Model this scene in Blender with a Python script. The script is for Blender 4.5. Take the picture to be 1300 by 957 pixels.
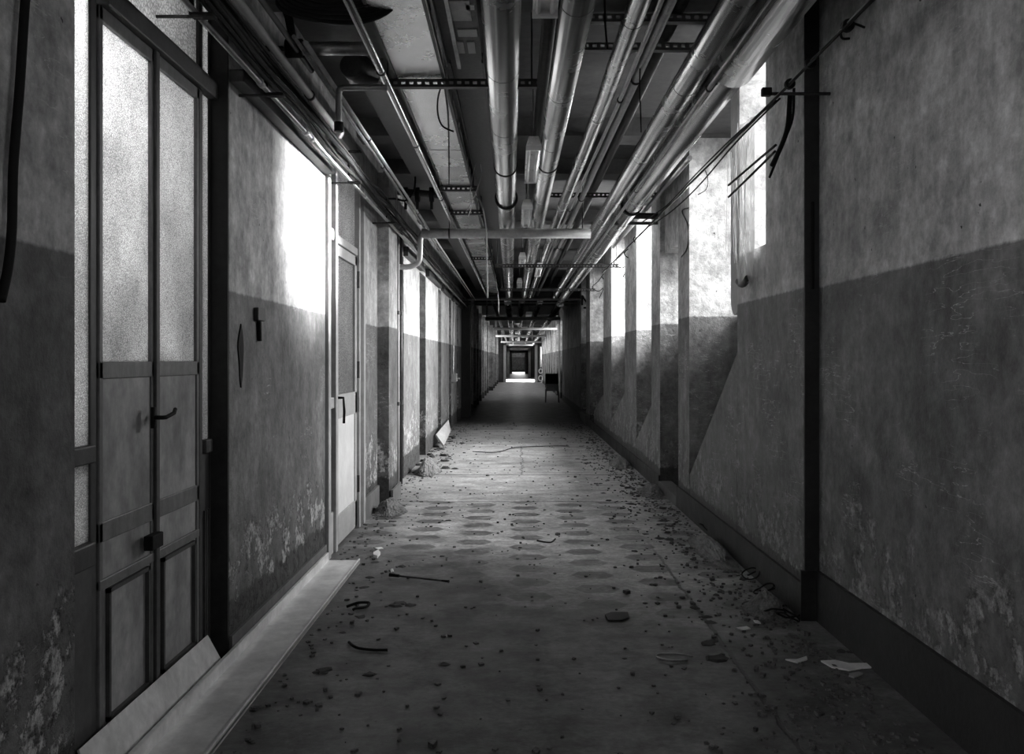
import bpy, math, random
from mathutils import Vector, Matrix
random.seed(7)
R = math.radians
for o in list(bpy.data.objects): bpy.data.objects.remove(o)
S = bpy.context.scene
COL = S.collection

# ------------------------------------------------------------------ camera
F = 1150.0; VX, VY = 655.0, 457.0; HC = 1.4
cd = bpy.data.cameras.new('camera'); cam = bpy.data.objects.new('camera', cd); COL.objects.link(cam)
cam.location = (0, 0, HC); cam.rotation_euler = (R(90), 0, 0)
cd.sensor_width = 36; cd.lens = 36*F/1300
cd.shift_x = -(VX-650)/1300; cd.shift_y = -(478.5-VY)/1300
cd.clip_start = .05; cd.clip_end = 400
S.camera = cam
# ------------------------------------------------------------------ view
S.view_settings.view_transform = 'Standard'; S.view_settings.look = 'None'
S.view_settings.gamma = 1; S.view_settings.use_curve_mapping = False
S.view_settings.exposure = 0.0
# ------------------------------------------------------------------ world: overcast daylight, let in as added fill behind the camera
W = bpy.data.worlds.new('world'); S.world = W; W.use_nodes = True
bg = W.node_tree.nodes['Background']; bg.inputs[0].default_value = (1, 1, 1, 1); bg.inputs[1].default_value = 0.2

def area(name, loc, target, sx, sy, power, spread=180):
    l = bpy.data.lights.new(name, 'AREA'); l.shape = 'RECTANGLE'; l.size = sx; l.size_y = sy
    l.energy = power; l.spread = R(spread)
    o = bpy.data.objects.new(name, l); COL.objects.link(o); o.location = loc
    d = Vector(target)-Vector(loc)
    o.rotation_euler = d.to_track_quat('-Z', 'Y').to_euler()
    return o
# right side windows: Y ranges of the recesses between the piers
REC = [(6.34, 8.10), (8.65, 9.74), (10.36, 11.65), (12.9, 14.7), (16.05, 18.96), (20.0, 21.5)]
POW = [165, 190, 480, 520, 150, 8]
for (a, b), p in zip(REC, POW):
    c = (a+b)/2
    area('daylight_window', (3.3, c, 3.0), (-1.0, c-.25, 1.35), (b-a)*1.0, 1.2, p*1.2, 120)
area('daylight_niche', (2.55, 5.85, 2.8), (1.5, 5.95, 2.7), .6, 1.0, 60)
# beam of daylight that crosses from the first recess window to the left wall by the glazed door
area('daylight_beam', (3.0, 7.75, 2.62), (-1.33, 6.0, 2.36), .7, .7, 95, 16)
# daylight in the rooms behind the left glazing
area('daylight_left_room', (-2.3, 3.14, 2.62), (-1.4, 3.16, 2.5), .45, .8, 42)
area('daylight_left_room_wide', (-3.0, 3.4, 1.7), (-1.4, 3.3, 1.7), 1.6, 2.2, 15)
area('daylight_door_room', (-2.6, 7.1, 2.5), (-1.3, 7.1, 2.5), 1.2, 1.2, 34)
# added fill lamps at unseen openings beside the camera
area('fill_near_left', (-2.6, -.1, 2.2), (1.6, .9, 1.6), 2.2, 1.6, 75, 150)
area('fill_near_right', (2.9, .6, 2.2), (-1.4, 1.6, 1.6), 1.8, 1.6, 16, 150)
# far part of the corridor
area('daylight_far_left', (-2.3, 45, 2.0), (0, 45, 1.8), 22, 1.6, 400, 80)
area('daylight_far_right', (2.7, 43, 2.0), (0, 43, 1.8), 26, 1.6, 620, 80)
area('daylight_end_left', (-2.3, 62, 2.0), (0, 62, .6), 7, 2.0, 1500, 100)
area('daylight_end', (.5, 106, 2.0), (.5, 80, 1.6), 1.5, 1.6, 300)

# ------------------------------------------------------------------ materials
def newmat(name):
    m = bpy.data.materials.new(name); m.use_nodes = True
    nt = m.node_tree
    return m, nt, nt.nodes['Principled BSDF']
def N(nt, t, **k):
    n = nt.nodes.new(t)
    for a, v in k.items(): setattr(n, a, v)
    return n
def mth(nt, op, a, b=None, c=None, clamp=False):
    n = nt.nodes.new('ShaderNodeMath'); n.operation = op; n.use_clamp = clamp
    for i, v in enumerate((a, b, c)):
        if v is None: continue
        if isinstance(v, (int, float)): n.inputs[i].default_value = v
        else: nt.links.new(v, n.inputs[i])
    return n.outputs[0]
def noise(nt, vec, scale, detail=4, rough=.6, sc=None):
    if sc:
        mp = N(nt, 'ShaderNodeMapping'); mp.inputs['Scale'].default_value = sc
        nt.links.new(vec, mp.inputs[0]); vec = mp.outputs[0]
    n = N(nt, 'ShaderNodeTexNoise'); n.inputs['Scale'].default_value = scale
    n.inputs['Detail'].default_value = detail; n.inputs['Roughness'].default_value = rough
    nt.links.new(vec, n.inputs['Vector']); return n.outputs['Fac']
def ramp(nt, v, lo, hi, a=0., b=1.):
    n = N(nt, 'ShaderNodeMapRange'); n.inputs[1].default_value = lo; n.inputs[2].default_value = hi
    n.inputs[3].default_value = a; n.inputs[4].default_value = b
    if isinstance(v, (int, float)): n.inputs[0].default_value = v
    else: nt.links.new(v, n.inputs[0])
    return n.outputs[0]
def mixf(nt, f, a, b):   # float mix
    n = N(nt, 'ShaderNodeMix'); n.data_type = 'FLOAT'
    for i, v in ((0, f), (2, a), (3, b)):
        if isinstance(v, (int, float)): n.inputs[i].default_value = v
        else: nt.links.new(v, n.inputs[i])
    return n.outputs[0]
def grey(nt, v):
    n = N(nt, 'ShaderNodeCombineColor')
    for i in range(3): nt.links.new(v, n.inputs[i])
    return n.outputs[0]
def bump(nt, bs, h, st, dist=.01):
    b = N(nt, 'ShaderNodeBump'); b.inputs['Strength'].default_value = st; b.inputs['Distance'].default_value = dist
    nt.links.new(h, b.inputs['Height']); nt.links.new(b.outputs[0], bs.inputs['Normal'])

def wall_mat(name, line, up, low, base=.26, decay=1.0):
    m, nt, bs = newmat(name)
    g = N(nt, 'ShaderNodeNewGeometry').outputs['Position']
    sp = N(nt, 'ShaderNodeSeparateXYZ'); nt.links.new(g, sp.inputs[0]); z = sp.outputs[2]
    big = noise(nt, g, 1.3, 6, .7); fine = noise(nt, g, 17, 6, .7)
    streak = noise(nt, g, 3.0, 5, .65, (3, 3, .45))
    zline = mth(nt, 'ADD', z, mth(nt, 'MULTIPLY', mth(nt, 'SUBTRACT', fine, .5), .02))
    isup = ramp(nt, zline, line-.006, line+.006)
    col = mixf(nt, isup, low, up)
    f1 = ramp(nt, big, .3, .7, .5, 1.35); f2 = ramp(nt, fine, .3, .7, .7, 1.28); f3 = ramp(nt, streak, .35, .66, .84, 1.1)
    f4 = ramp(nt, noise(nt, g, 4.5, 7, .75),   .35, .65, .62, 1.35)
    col = mth(nt, 'MULTIPLY', mth(nt, 'MULTIPLY', mth(nt, 'MULTIPLY', col, f1), f4), mth(nt, 'MULTIPLY', f2, f3))
    # scuffs: thin pale scratches
    scr = noise(nt, g, 6, 3, .5, (1.0, .55, 4.5))
    ridge = mth(nt, 'ABSOLUTE', mth(nt, 'SUBTRACT', scr, .5))
    patch = noise(nt, g, 1.9, 3, .5)
    s = mth(nt, 'MULTIPLY', ramp(nt, ridge, .0, .008, 1, 0), ramp(nt, patch, .52, .6))
    col = mixf(nt, mth(nt, 'MULTIPLY', s, .75), col, .6)
    # peeled plaster near the foot of the wall
    pz = mth(nt, 'ADD', z, mth(nt, 'MULTIPLY', mth(nt, 'SUBTRACT', big, .5), 1.6))
    peelz = ramp(nt, pz, base+.08, base+.5, 1, 0)
    pn = noise(nt, g, 5.5, 8, .75)
    peel = mth(nt, 'MULTIPLY', ramp(nt, pn, .5, .53), ramp(nt, peelz, .2, .5))
    peel = mth(nt, 'MULTIPLY', peel, decay)
    rub = ramp(nt, noise(nt, g, 18, 6, .85), .4, .6, .03, .6)
    col = mixf(nt, peel, col, rub)
    # dark painted foot band with ragged top edge
    rag = mth(nt, 'ADD', z, mth(nt, 'MULTIPLY', mth(nt, 'SUBTRACT', pn, .5), .22))
    isb = ramp(nt, rag, base-.005, base+.012, 1, 0)
    col = mixf(nt, isb, col, mth(nt, 'MULTIPLY', .05, ramp(nt, fine, .3, .75, .5, 1.9)))
    # pits
    pit = ramp(nt, noise(nt, g, 24, 2, .5), .74, .77)
    col = mixf(nt, pit, col, .03)
    nt.links.new(grey(nt, col), bs.inputs['Base Color'])
    bs.inputs['Roughness'].default_value = .62; bs.inputs['Specular IOR Level'].default_value = .3
    h = mth(nt, 'ADD', mth(nt, 'MULTIPLY', fine, .5), mth(nt, 'SUBTRACT', big, mth(nt, 'MULTIPLY', peel, .6)))
    bump(nt, bs, h, .8, .02)
    return m
M_WR = wall_mat('painted_plaster_right', 1.79, .50, .15, .25, .45)
M_WL = wall_mat('painted_plaster_left', 1.72, .46, .15, .26, 1.0)
M_FAR = wall_mat('painted_plaster_far', 1.75, .6, .22, .2, .3)

def plain(name, c, rough=.6, metal=0., var=.25, scale=8, bumpst=.2, sc=None, spec=.4):
    m, nt, bs = newmat(name)
    g = N(nt, 'ShaderNodeNewGeometry').outputs['Position']
    n1 = noise(nt, g, scale, 6, .7, sc); n2 = noise(nt, g, scale*6, 3, .6)
    v = mth(nt, 'MULTIPLY', ramp(nt, n1, .3, .7, c*(1-var), c*(1+var)), ramp(nt, n2, .3, .7, 1-var*.4, 1+var*.4))
    nt.links.new(grey(nt, v), bs.inputs['Base Color'])
    bs.inputs['Metallic'].default_value = metal; bs.inputs['Specular IOR Level'].default_value = spec
    nt.links.new(ramp(nt, n1, .3, .7, rough*.8, min(1, rough*1.2)), bs.inputs['Roughness'])
    if bumpst: bump(nt, bs, n2, bumpst, .004)
    return m
M_METAL = plain('aluminium_cladding', .66, .25, 1.0, .07, 2.2, 0)
M_GALV = plain('galvanised_sheet', .95, .27, .8, .10, 1.3, 0)
M_STEEL = plain('dull_steel_pipe', .34, .42, .85, .3, 9, .2)
M_DARKSTEEL = plain('dark_steel', .06, .5, .6, .4, 10, .2)
M_BLACK = plain('black_rubber', .010, .7, 0, .3, 12, .1, None, .15)
M_CONC = plain('ceiling_plaster', .11, .8, 0, .35, 2.2, .5)
M_BEAM = plain('ceiling_beam_concrete', .12, .85, 0, .35, 3, .5)
M_TRAY = plain('grey_tray_paint', .10, .6, .2, .35, 7, .2)
M_PAINT = plain('painted_grey_pipe', .34, .5, 0, .22, 7, .15)
M_FRAME = plain('weathered_grey_frame', .15, .45, 0, .35, 6, .25, (3, 3, .6))
M_FRAMED = plain('dark_wood_frame', .055, .5, 0, .45, 6, .25, (3, 3, .6))
M_PANEL = plain('stained_door_panel', .30, .42, 0, .5, 2.6, .25, (1.6, 1.6, .8))
M_ALU = plain('painted_door_frame', .42, .4, .2, .2, 5, .15)
M_WHITE = plain('pale_door_panel', .62, .5, 0, .14, 3, .1)
M_PLATE = plain('scratched_sheet_metal', .72, .4, .25, .25, 4, .15)
M_PAPER = plain('torn_paper', .68, .8, 0, .15, 20, .1)
M_DEB = plain('dark_debris', .035, .8, 0, .5, 30, .4)
M_DUST = plain('plaster_rubble', .15, .9, 0, .5, 14, .8)
M_LUMI = plain('white_luminaire', .8, .3, .1, .12, 9, .1)
M_DOORD = plain('dark_door', .07, .5, 0, .4, 5, .2)
M_CHAIR = plain('chair_fabric', .16, .8, 0, .2, 20, .2)

def glass_frost(name, c, tr=.8, scale=130):
    m, nt, bs = newmat(name)
    g = N(nt, 'ShaderNodeNewGeometry').outputs['Position']
    vo = N(nt, 'ShaderNodeTexVoronoi'); vo.inputs['Scale'].default_value = scale; vo.feature = 'DISTANCE_TO_EDGE'
    nt.links.new(g, vo.inputs['Vector'])
    dirt = noise(nt, g, 3, 6, .7)
    v = mth(nt, 'MULTIPLY', ramp(nt, vo.outputs['Distance'], 0, .22, .35, 1.1), ramp(nt, dirt, .3, .7, c*.65, c*1.1))
    tl = N(nt, 'ShaderNodeBsdfTranslucent'); nt.links.new(grey(nt, v), tl.inputs[0])
    bs.inputs['Base Color'].default_value = (.25,)*3+(1,); bs.inputs['Roughness'].default_value = .25
    mx = N(nt, 'ShaderNodeMixShader'); mx.inputs[0].default_value = tr
    nt.links.new(bs.outputs[0], mx.inputs[1]); nt.links.new(tl.outputs[0], mx.inputs[2])
    bp = N(nt, 'ShaderNodeBump'); bp.inputs['Strength'].default_value = .6; bp.inputs['Distance'].default_value = .004
    nt.links.new(vo.outputs['Distance'], bp.inputs['Height'])
    nt.links.new(bp.outputs[0], tl.inputs['Normal']); nt.links.new(bp.outputs[0], bs.inputs['Normal'])
    nt.links.new(mx.outputs[0], nt.nodes['Material Output'].inputs[0])
    return m
M_FROST = glass_frost('textured_frosted_glass', .9)
M_FROST2 = glass_frost('dirty_frosted_glass', .75, .6, 60)
def clear_glass():
    m, nt, bs = newmat('dusty_clear_glass')
    t = N(nt, 'ShaderNodeBsdfTransparent'); mx = N(nt, 'ShaderNodeMixShader'); mx.inputs[0].default_value = .88
    bs.inputs['Base Color'].default_value = (.5,)*3+(1,); bs.inputs['Roughness'].default_value = .1
    nt.links.new(bs.outputs[0], mx.inputs[1]); nt.links.new(t.outputs[0], mx.inputs[2])
    nt.links.new(mx.outputs[0], nt.nodes['Material Output'].inputs[0]); return m
M_CLEAR = clear_glass()
def plastic():
    m, nt, bs = newmat('cloudy_plastic_film')
    g = N(nt, 'ShaderNodeNewGeometry').outputs['Position']
    n = noise(nt, g, 12, 4, .6, (3, 3, .5))
    t = N(nt, 'ShaderNodeBsdfTransparent'); mx = N(nt, 'ShaderNodeMixShader')
    nt.links.new(ramp(nt, n, .35, .65, .75, .35), mx.inputs[0])
    bs.inputs['Base Color'].default_value = (.75,)*3+(1,); bs.inputs['Roughness'].default_value = .3
    nt.links.new(bs.outputs[0], mx.inputs[1]); nt.links.new(t.outputs[0], mx.inputs[2])
    nt.links.new(mx.outputs[0], nt.nodes['Material Output'].inputs[0]); return m
M_FILM = plastic()

def floor_mat():
    m, nt, bs = newmat('worn_tiled_floor')
    g = N(nt, 'ShaderNodeNewGeometry').outputs['Position']
    sp = N(nt, 'ShaderNodeSeparateXYZ'); nt.links.new(g, sp.inputs[0]); x, y = sp.outputs[0], sp.outputs[1]
    big = noise(nt, g, .9, 6, .65); mid = noise(nt, g, 4, 7, .7); fine = noise(nt, g, 26, 5, .7)
    px, py = .82, .357
    def hexd(ox, oy):
        wx = mth(nt, 'SUBTRACT', mth(nt, 'WRAP', mth(nt, 'SUBTRACT', x, ox), px, 0), px/2)
        wy = mth(nt, 'SUBTRACT', mth(nt, 'WRAP', mth(nt, 'SUBTRACT', y, oy), py, 0), py/2)
        ax, ay = mth(nt, 'ABSOLUTE', wx), mth(nt, 'ABSOLUTE', wy)
        d1 = mth(nt, 'DIVIDE', ay, .098)
        d2 = mth(nt, 'DIVIDE', mth(nt, 'ADD', ax, mth(nt, 'MULTIPLY', ay, .62)), .142)
        return mth(nt, 'MAXIMUM', d1, d2)
    d = mth(nt, 'MINIMUM', hexd(-.323-px/2, 6.614-py/2), hexd(.086-px/2, 6.43-py/2))
    hexm = ramp(nt, d, .95, 1.03, 1, 0)
    reg = mth(nt, 'MULTIPLY', ramp(nt, y, 4.3, 4.9), ramp(nt, y, 8.9, 9.0, 1, 0))
    wear = ramp(nt, mid, .3, .52)
    hexm = mth(nt, 'MULTIPLY', mth(nt, 'MULTIPLY', hexm, reg), mth(nt, 'ADD', .15, mth(nt, 'MULTIPLY', wear, .75)))
    col = ramp(nt, mid, .3, .7, .32, .6)
    col = mixf(nt, hexm, col, .13)
    # dirt: heavy on the near floor, its dim light painted in too; patchy elsewhere
    near = ramp(nt, mth(nt, 'ADD', mth(nt, 'ADD', y, mth(nt, 'MULTIPLY', x, .9)), mth(nt, 'MULTIPLY', mth(nt, 'SUBTRACT', big, .5), 4.2)), 5.3, 6.9, 1, 0)
    dirt_dim = mth(nt, 'MULTIPLY', near, ramp(nt, mid, .3, .6, .7, 1))
    col = mixf(nt, dirt_dim, col, ramp(nt, mid, .35, .65, .012, .07))
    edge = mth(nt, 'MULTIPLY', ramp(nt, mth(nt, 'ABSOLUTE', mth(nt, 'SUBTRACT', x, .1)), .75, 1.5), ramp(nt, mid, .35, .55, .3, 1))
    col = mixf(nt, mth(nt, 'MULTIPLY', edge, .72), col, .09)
    col = mth(nt, 'MULTIPLY', col, ramp(nt, fine, .3, .7, .6, 1.35))
    st = noise(nt, g, 2.2, 8, .8, (1, 1.6, 1)); col = mth(nt, 'MULTIPLY', col, ramp(nt, st, .34, .62, .42, 1.28))
    # slab joints (cross joints every few metres and one along the right side)
    def joint(v, pos, w, wob=.02):
        a = mth(nt, 'ABSOLUTE', mth(nt, 'ADD', mth(nt, 'SUBTRACT', v, pos), mth(nt, 'MULTIPLY', mth(nt, 'SUBTRACT', mid, .5), wob*2)))
        return ramp(nt, a, w*.5, w, 1, 0)
    js = [joint(y, 8.95, .02), joint(y, 11.05, .03), joint(y, 14.6, .03), joint(y, 18.3, .05), mth(nt, 'MULTIPLY', joint(x, 1.02, .012, .04), ramp(nt, y, 7.2, 6.2)),
          mth(nt, 'MULTIPLY', joint(x, .08, .012, .12), mth(nt, 'MULTIPLY', ramp(nt, y, 11, 11.1), ramp(nt, y, 14.7, 14.6)))]
    J = js[0]
    for j in js[1:]: J = mth(nt, 'MAXIMUM', J, j)
    col = mixf(nt, mth(nt, 'MULTIPLY', J, .85), col, .03)
    col = mth(nt, 'MULTIPLY', col, mixf(nt, mth(nt, 'MULTIPLY', ramp(nt, mth(nt, 'ADD', y, mth(nt, 'MULTIPLY', mid, 2)), 18.3, 21.5), ramp(nt, mth(nt, 'ADD', y, mth(nt, 'MULTIPLY', mid, 4)), 41, 31)), 1.0, .16))   # unlit stretch around the lintel, its shade put into the floor colour
    spk = ramp(nt, noise(nt, g, 38, 2, .5), .70, .74)
    col = mixf(nt, spk, col, .03)
    nt.links.new(grey(nt, col), bs.inputs['Base Color'])
    nt.links.new(ramp(nt, mid, .3, .7, .38, .62), bs.inputs['Roughness'])
    bs.inputs['Specular IOR Level'].default_value = .45
    bump(nt, bs, mth(nt, 'SUBTRACT', mth(nt, 'ADD', mth(nt, 'MULTIPLY', fine, .4), mid), mth(nt, 'MULTIPLY', J, 1.5)), .35, .012)
    return m
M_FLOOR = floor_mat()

# ------------------------------------------------------------------ geometry helpers
class MB:
    def __init__(s): s.v = []; s.f = []
    def add(s, vs, fs):
        k = len(s.v); s.v += [Vector(p) for p in vs]; s.f += [tuple(i+k for i in f) for f in fs]; return s
    def box(s, x0, x1, y0, y1, z0, z1):
        if x0 > x1: x0, x1 = x1, x0
        if y0 > y1: y0, y1 = y1, y0
        if z0 > z1: z0, z1 = z1, z0
        return s.add([(x0,y0,z0),(x1,y0,z0),(x1,y1,z0),(x0,y1,z0),(x0,y0,z1),(x1,y0,z1),(x1,y1,z1),(x0,y1,z1)],
              [(0,3,2,1),(4,5,6,7),(0,1,5,4),(1,2,6,5),(2,3,7,6),(3,0,4,7)])
    def tube(s, pts, r, seg=12, cap=True):
        pts = [Vector(p) for p in pts]; n = len(pts)
        rs = r if isinstance(r, (list, tuple)) else [r]*n
        vs, fs = [], []
        ref = None
        for i, p in enumerate(pts):
            if i == 0: t = pts[1]-pts[0]
            elif i == n-1: t = pts[-1]-pts[-2]
            else: t = (pts[i+1]-p).normalized()+(p-pts[i-1]).normalized()
            t = t.normalized() if t.length > 1e-9 else Vector((0, 1, 0))
            if ref is None:
                ref = Vector((0, 0, 1)) if abs(t.z) < .9 else Vector((1, 0, 0))
            u = ref-t*ref.dot(t)
            if u.length < 1e-6: u = t.orthogonal()
            u.normalize(); w = t.cross(u); ref = u
            for k in range(seg):
                a = 2*math.pi*k/seg
                vs.append(p+(u*math.cos(a)+w*math.sin(a))*rs[i])
        for i in range(n-1):
            for k in range(seg):
                a, b = i*seg+k, i*seg+(k+1) % seg
                fs.append((a, b, b+seg, a+seg))
        if cap:
            fs.append(tuple(range(seg))[::-1]); fs.append(tuple(range((n-1)*seg, n*seg)))
        return s.add(vs, fs)
    def prism(s, poly, d):
        n = len(poly); d = Vector(d); p = [Vector(q) for q in poly]
        fs = [tuple(range(n))[::-1], tuple(range(n, 2*n))]+[(i, (i+1) % n, (i+1) % n+n, i+n) for i in range(n)]
        return s.add(p+[q+d for q in p], fs)
    def build(s, name, mat, parent=None, bev=0, smooth=False):
        me = bpy.data.meshes.new(name)
        off = parent_off(parent)
        me.from_pydata([tuple(v-off) for v in s.v], [], s.f)
        me.materials.append(mat)
        import bmesh
        b = bmesh.new(); b.from_mesh(me); bmesh.ops.recalc_face_normals(b, faces=b.faces); b.to_mesh(me); b.free()
        if smooth:
            for p in me.polygons: p.use_smooth = len(p.vertices) == 4
        o = bpy.data.objects.new(name, me); COL.objects.link(o)
        if parent: o.parent = parent
        else:
            c = sum(s.v, Vector())/len(s.v); zz = min(v.z for v in s.v)
            c.z = zz
            me.transform(Matrix.Translation(-c)); o.location = c
        if bev:
            md = o.modifiers.new('bevel', 'BEVEL'); md.width = bev; md.segments = 2; md.limit_method = 'ANGLE'
        return o
def parent_off(p):
    v = Vector()
    while p is not None: v += p.location; p = p.parent
    return v
def tag(o, label, cat, group=None):
    o['label'] = label; o['category'] = cat
    if group: o['group'] = group
    return o
def thing(name, label, cat, loc, group=None):
    o = bpy.data.objects.new(name, None); COL.objects.link(o); o.location = loc; o.empty_display_size = .1
    return tag(o, label, cat, group)
def struct(name, mb, mat, bev=0):
    o = mb.build(name, mat, None, bev); o['kind'] = 'structure'; return o
def sroot(name, loc):
    o = bpy.data.objects.new(name, None); COL.objects.link(o); o.location = loc; o['kind'] = 'structure'; return o
def pL(px, py, X): Y = X*F/(px-VX); return Vector((X, Y, HC-(py-VY)/F*Y))      # on a wall plane x = X
def pF(px, py, Z=0.): Y = (HC-Z)*F/(py-VY); return Vector(((px-VX)/F*Y, Y, Z))   # on a horizontal plane
def pY(px, py, Y): return Vector(((px-VX)/F*Y, Y, HC-(py-VY)/F*Y))
def smoothpath(pts, n=6):
    pts = [Vector(p) for p in pts]; out = []
    P = [pts[0]]+pts+[pts[-1]]
    for i in range(1, len(P)-2):
        for k in range(n):
            t = k/n; a, b, c, d = P[i-1], P[i], P[i+1], P[i+2]
            out.append(.5*((2*b)+(c-a)*t+(2*a-5*b+4*c-d)*t*t+(3*b-a-3*c+d)*t**3))
    out.append(pts[-1]); return out

# ================================================================== STRUCTURE
XL, XR, XN, ZC, XO = -1.33, 1.55, 1.63, 3.42, 2.15
YB = -2.6  # rear end left open, out of view, to let fill light in
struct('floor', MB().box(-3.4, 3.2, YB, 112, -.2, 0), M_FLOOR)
struct('ceiling', MB().box(-3.4, 3.2, YB, 112, ZC, ZC+.2), M_CONC)
# right wall: near leaf, step, high niche, piers
w = MB()
w.box(XN, XO+.15, YB, -.4, 0, ZC); w.box(XN, XO+.15, -.4, 1.6, 0, .95); w.box(XN, XO+.15, -.4, 1.6, 2.9, ZC); w.box(XN, XO+.15, 1.6, 4.88, 0, ZC)  # unseen opening added here for the right fill lamp
w.box(XR, XO+.15, 4.88, 5.62, 0, ZC)
w.box(XR, XO+.15, 5.62, 6.28, 0, 2.12); w.box(XR, XO+.15, 5.62, 6.28, 3.30, ZC)
w.box(XR, XO+.15, 6.28, 6.34, 0, ZC)
ends = [8.65, 10.36, 12.9, 16.05, 20.0, 22.0]
for i, (a, b) in enumerate(REC):
    w.box(XR, XO+.15, b, ends[i], 0, ZC)
    top = 2.62 if i == 1 else 3.22
    w.box(XO, XO+.15, a, b, 0, 1.9); w.box(XO, XO+.15, a, b, top, ZC)
w.box(XR+.05, XO, REC[1][0], REC[1][1], 2.55, ZC)
struct('wall_right', w, M_WR)
dk = plain('shade_dark_return', .03, .6, 0, .4, 5, .3)  # near-black colour that holds the shade of wall returns and portal
struct('trim_13', MB().box(XR+.002, XN, 4.868, 4.88, .27, ZC), dk)  # thin dark strip added as the shade on the step face
struct('trim_14', MB().box(XL-.3, XL-.002, 4.188, 4.2, 0, 3.2), dk)  # dark strip standing in for shade on the left reveal
t = MB()                                        # projecting line under the recess ceiling
for i in (0, 2, 3): t.box(XR+.02, XO, REC[i][1]-.025, REC[i][1], 3.385, 3.42)
struct('trim_1', t, M_BEAM)
wm = MB()
for i, (a, b) in enumerate(REC):
    top = 2.62 if i == 1 else 3.22
    r = sroot('window_%d' % (i+1), (XO+.07, (a+b)/2, 1.9))
    m = MB(); X0, X1 = XO+.04, XO+.09
    m.box(X0, X1, a, b, 1.9, 1.96); m.box(X0, X1, a, b, top-.06, top); m.box(X0, X1, a, a+.06, 1.9, top); m.box(X0, X1, b-.06, b, 1.9, top)
    m.box(X0, X1, (a+b)/2-.025, (a+b)/2+.025, 1.9, top); m.box(X0, X1, a, b, 2.5, 2.54)
    m.build('window_frame', M_FRAMED, r)
    MB().box(XO+.062, XO+.068, a+.03, b-.03, 1.93, top-.03).build('pane', M_CLEAR, r)
    MB().box(XO-.06, XO+.04, a, b, 1.88, 1.905).build('window_sill', M_BEAM, r)
r = sroot('window_7', (XO+.07, 5.95, 2.12))
m = MB().box(XO+.04, XO+.09, 5.62, 6.28, 2.12, 2.17).box(XO+.04, XO+.09, 5.62, 6.28, 3.25, 3.3).box(XO+.04, XO+.09, 5.62, 5.67, 2.12, 3.3).box(XO+.04, XO+.09, 6.23, 6.28, 2.12, 3.3)
m.build('window_frame', M_FRAMED, r); MB().box(XO+.062, XO+.068, 5.65, 6.25, 2.15, 3.27).build('pane', M_CLEAR, r)

# sloping knee walls in the recesses (prisms in the wall plane)
def knee(y0, z0, y1, z1, n):
    o = MB().prism([(XR, y0, 0), (XR, y1, 0), (XR, y1, z1), (XR, y0, z0)], (.16, 0, 0)).build('trim_%d' % n, M_WR, None, .015)
    o['kind'] = 'structure'
knee(6.34, 1.47, 8.10, .38, 2); knee(10.36, .9, 11.65, .40, 3); knee(12.9, .95, 14.7, .45, 4); knee(16.05, .8, 18.0, .4, 5)
# low kerbs closing the foot of the recesses
k = MB()
k.box(XR-.02, XR+.12, 8.65, 9.74, 0, .1)
k.box(XR-.02, XR+.1, 20.0, 21.5, 0, .2)
struct('trim_6', k, M_BEAM)
b = MB()
b.box(XN-.02, XN, YB, 4.86, 0, .27); b.box(XR-.02, XN, 4.86, 4.88, 0, .27)
b.box(XR-.018, XR, 4.88, 8.65, 0, .2)
b.box(XR-.018, XR, 9.74, 22, 0, .16)
struct('baseboard_right', b, plain('painted_foot_band', .018, .6, 0, .6, 5, .6))

# left wall
w = MB(); XLO = -1.85
w.box(XLO, XL, YB, -1.2, 0, ZC); w.box(XLO, XL, -1.2, 1.0, 0, .95); w.box(XLO, XL, -1.2, 1.0, 2.9, ZC); w.box(XLO, XL, 1.0, 2.73, 0, ZC)  # out-of-view opening added to admit the left fill lamp
w.box(XLO, XL, 2.73, 4.2, 3.2, ZC)
w.box(XLO, XL, 4.2, 6.32, 0, ZC)
w.box(XLO, XL, 6.32, 7.84, 3.14, ZC)
w.box(XLO, XL, 7.84, 10.3, 0, ZC)
w.box(XLO, -1.22, 8.7, 9.3, 0, 3.2)
LB = [(10.3, 10.72), (12.5, 13.35), (15.5, 16.1), (18.0, 18.6), (20.3, 20.9)]
pe = [12.5, 15.5, 18.0, 20.3, 22.0]
for (a, b_), e in zip(LB, pe):
    w.box(XLO, XL, b_, e, 0, ZC); w.box(XLO, -1.52, a, b_, 0, ZC); w.box(XLO, XL, a, b_, 2.62, ZC)
struct('wall_left', w, M_WL)
# rooms behind the left glazing (closed boxes so that only their daylight enters)
rm = MB()
rm.box(-3.4, -3.3, 1.6, 5.6, 0, ZC); rm.box(-3.4, XLO, 1.5, 1.6, 0, ZC); rm.box(-3.4, XLO, 5.5, 5.6, 0, ZC)
rm.box(-3.4, -3.3, 5.6, 9.0, 0, ZC); rm.box(-3.4, XLO, 8.9, 9.0, 0, ZC)
struct('wall_back_room', rm, plain('back_room_plaster', .5, .8))
# ledge high on the left wall
l = MB().box(XL, XL+.07, 4.2, 6.30, 2.69, 2.75)
for (a, b_), e in zip(LB, pe): l.box(XL, XL+.06, b_-.02, e+.02, 2.63, 2.74)
struct('trim_7', l, M_FRAMED, .005)
bl = MB().box(XL, XL+.015, 4.2, 6.3, 0, .12).box(XL, XL+.02, 7.84, 8.7, 0, .2).box(-1.2, -1.18, 8.7, 9.3, 0, .15).box(XL, XL+.015, YB, 2.73, 0, .2)
struct('baseboard_left', bl, M_BEAM)

# portal
w = MB(); w.box(-1.9, -1.11, 22, 22.4, 0, ZC); w.box(-1.11, 1.6, 22, 22.4, 2.92, ZC); w.box(1.59, 2.3, 22, 22.4, 0, ZC)
struct('wall_middle', w, dk)  # portal's shade put into its dark colour
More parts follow.
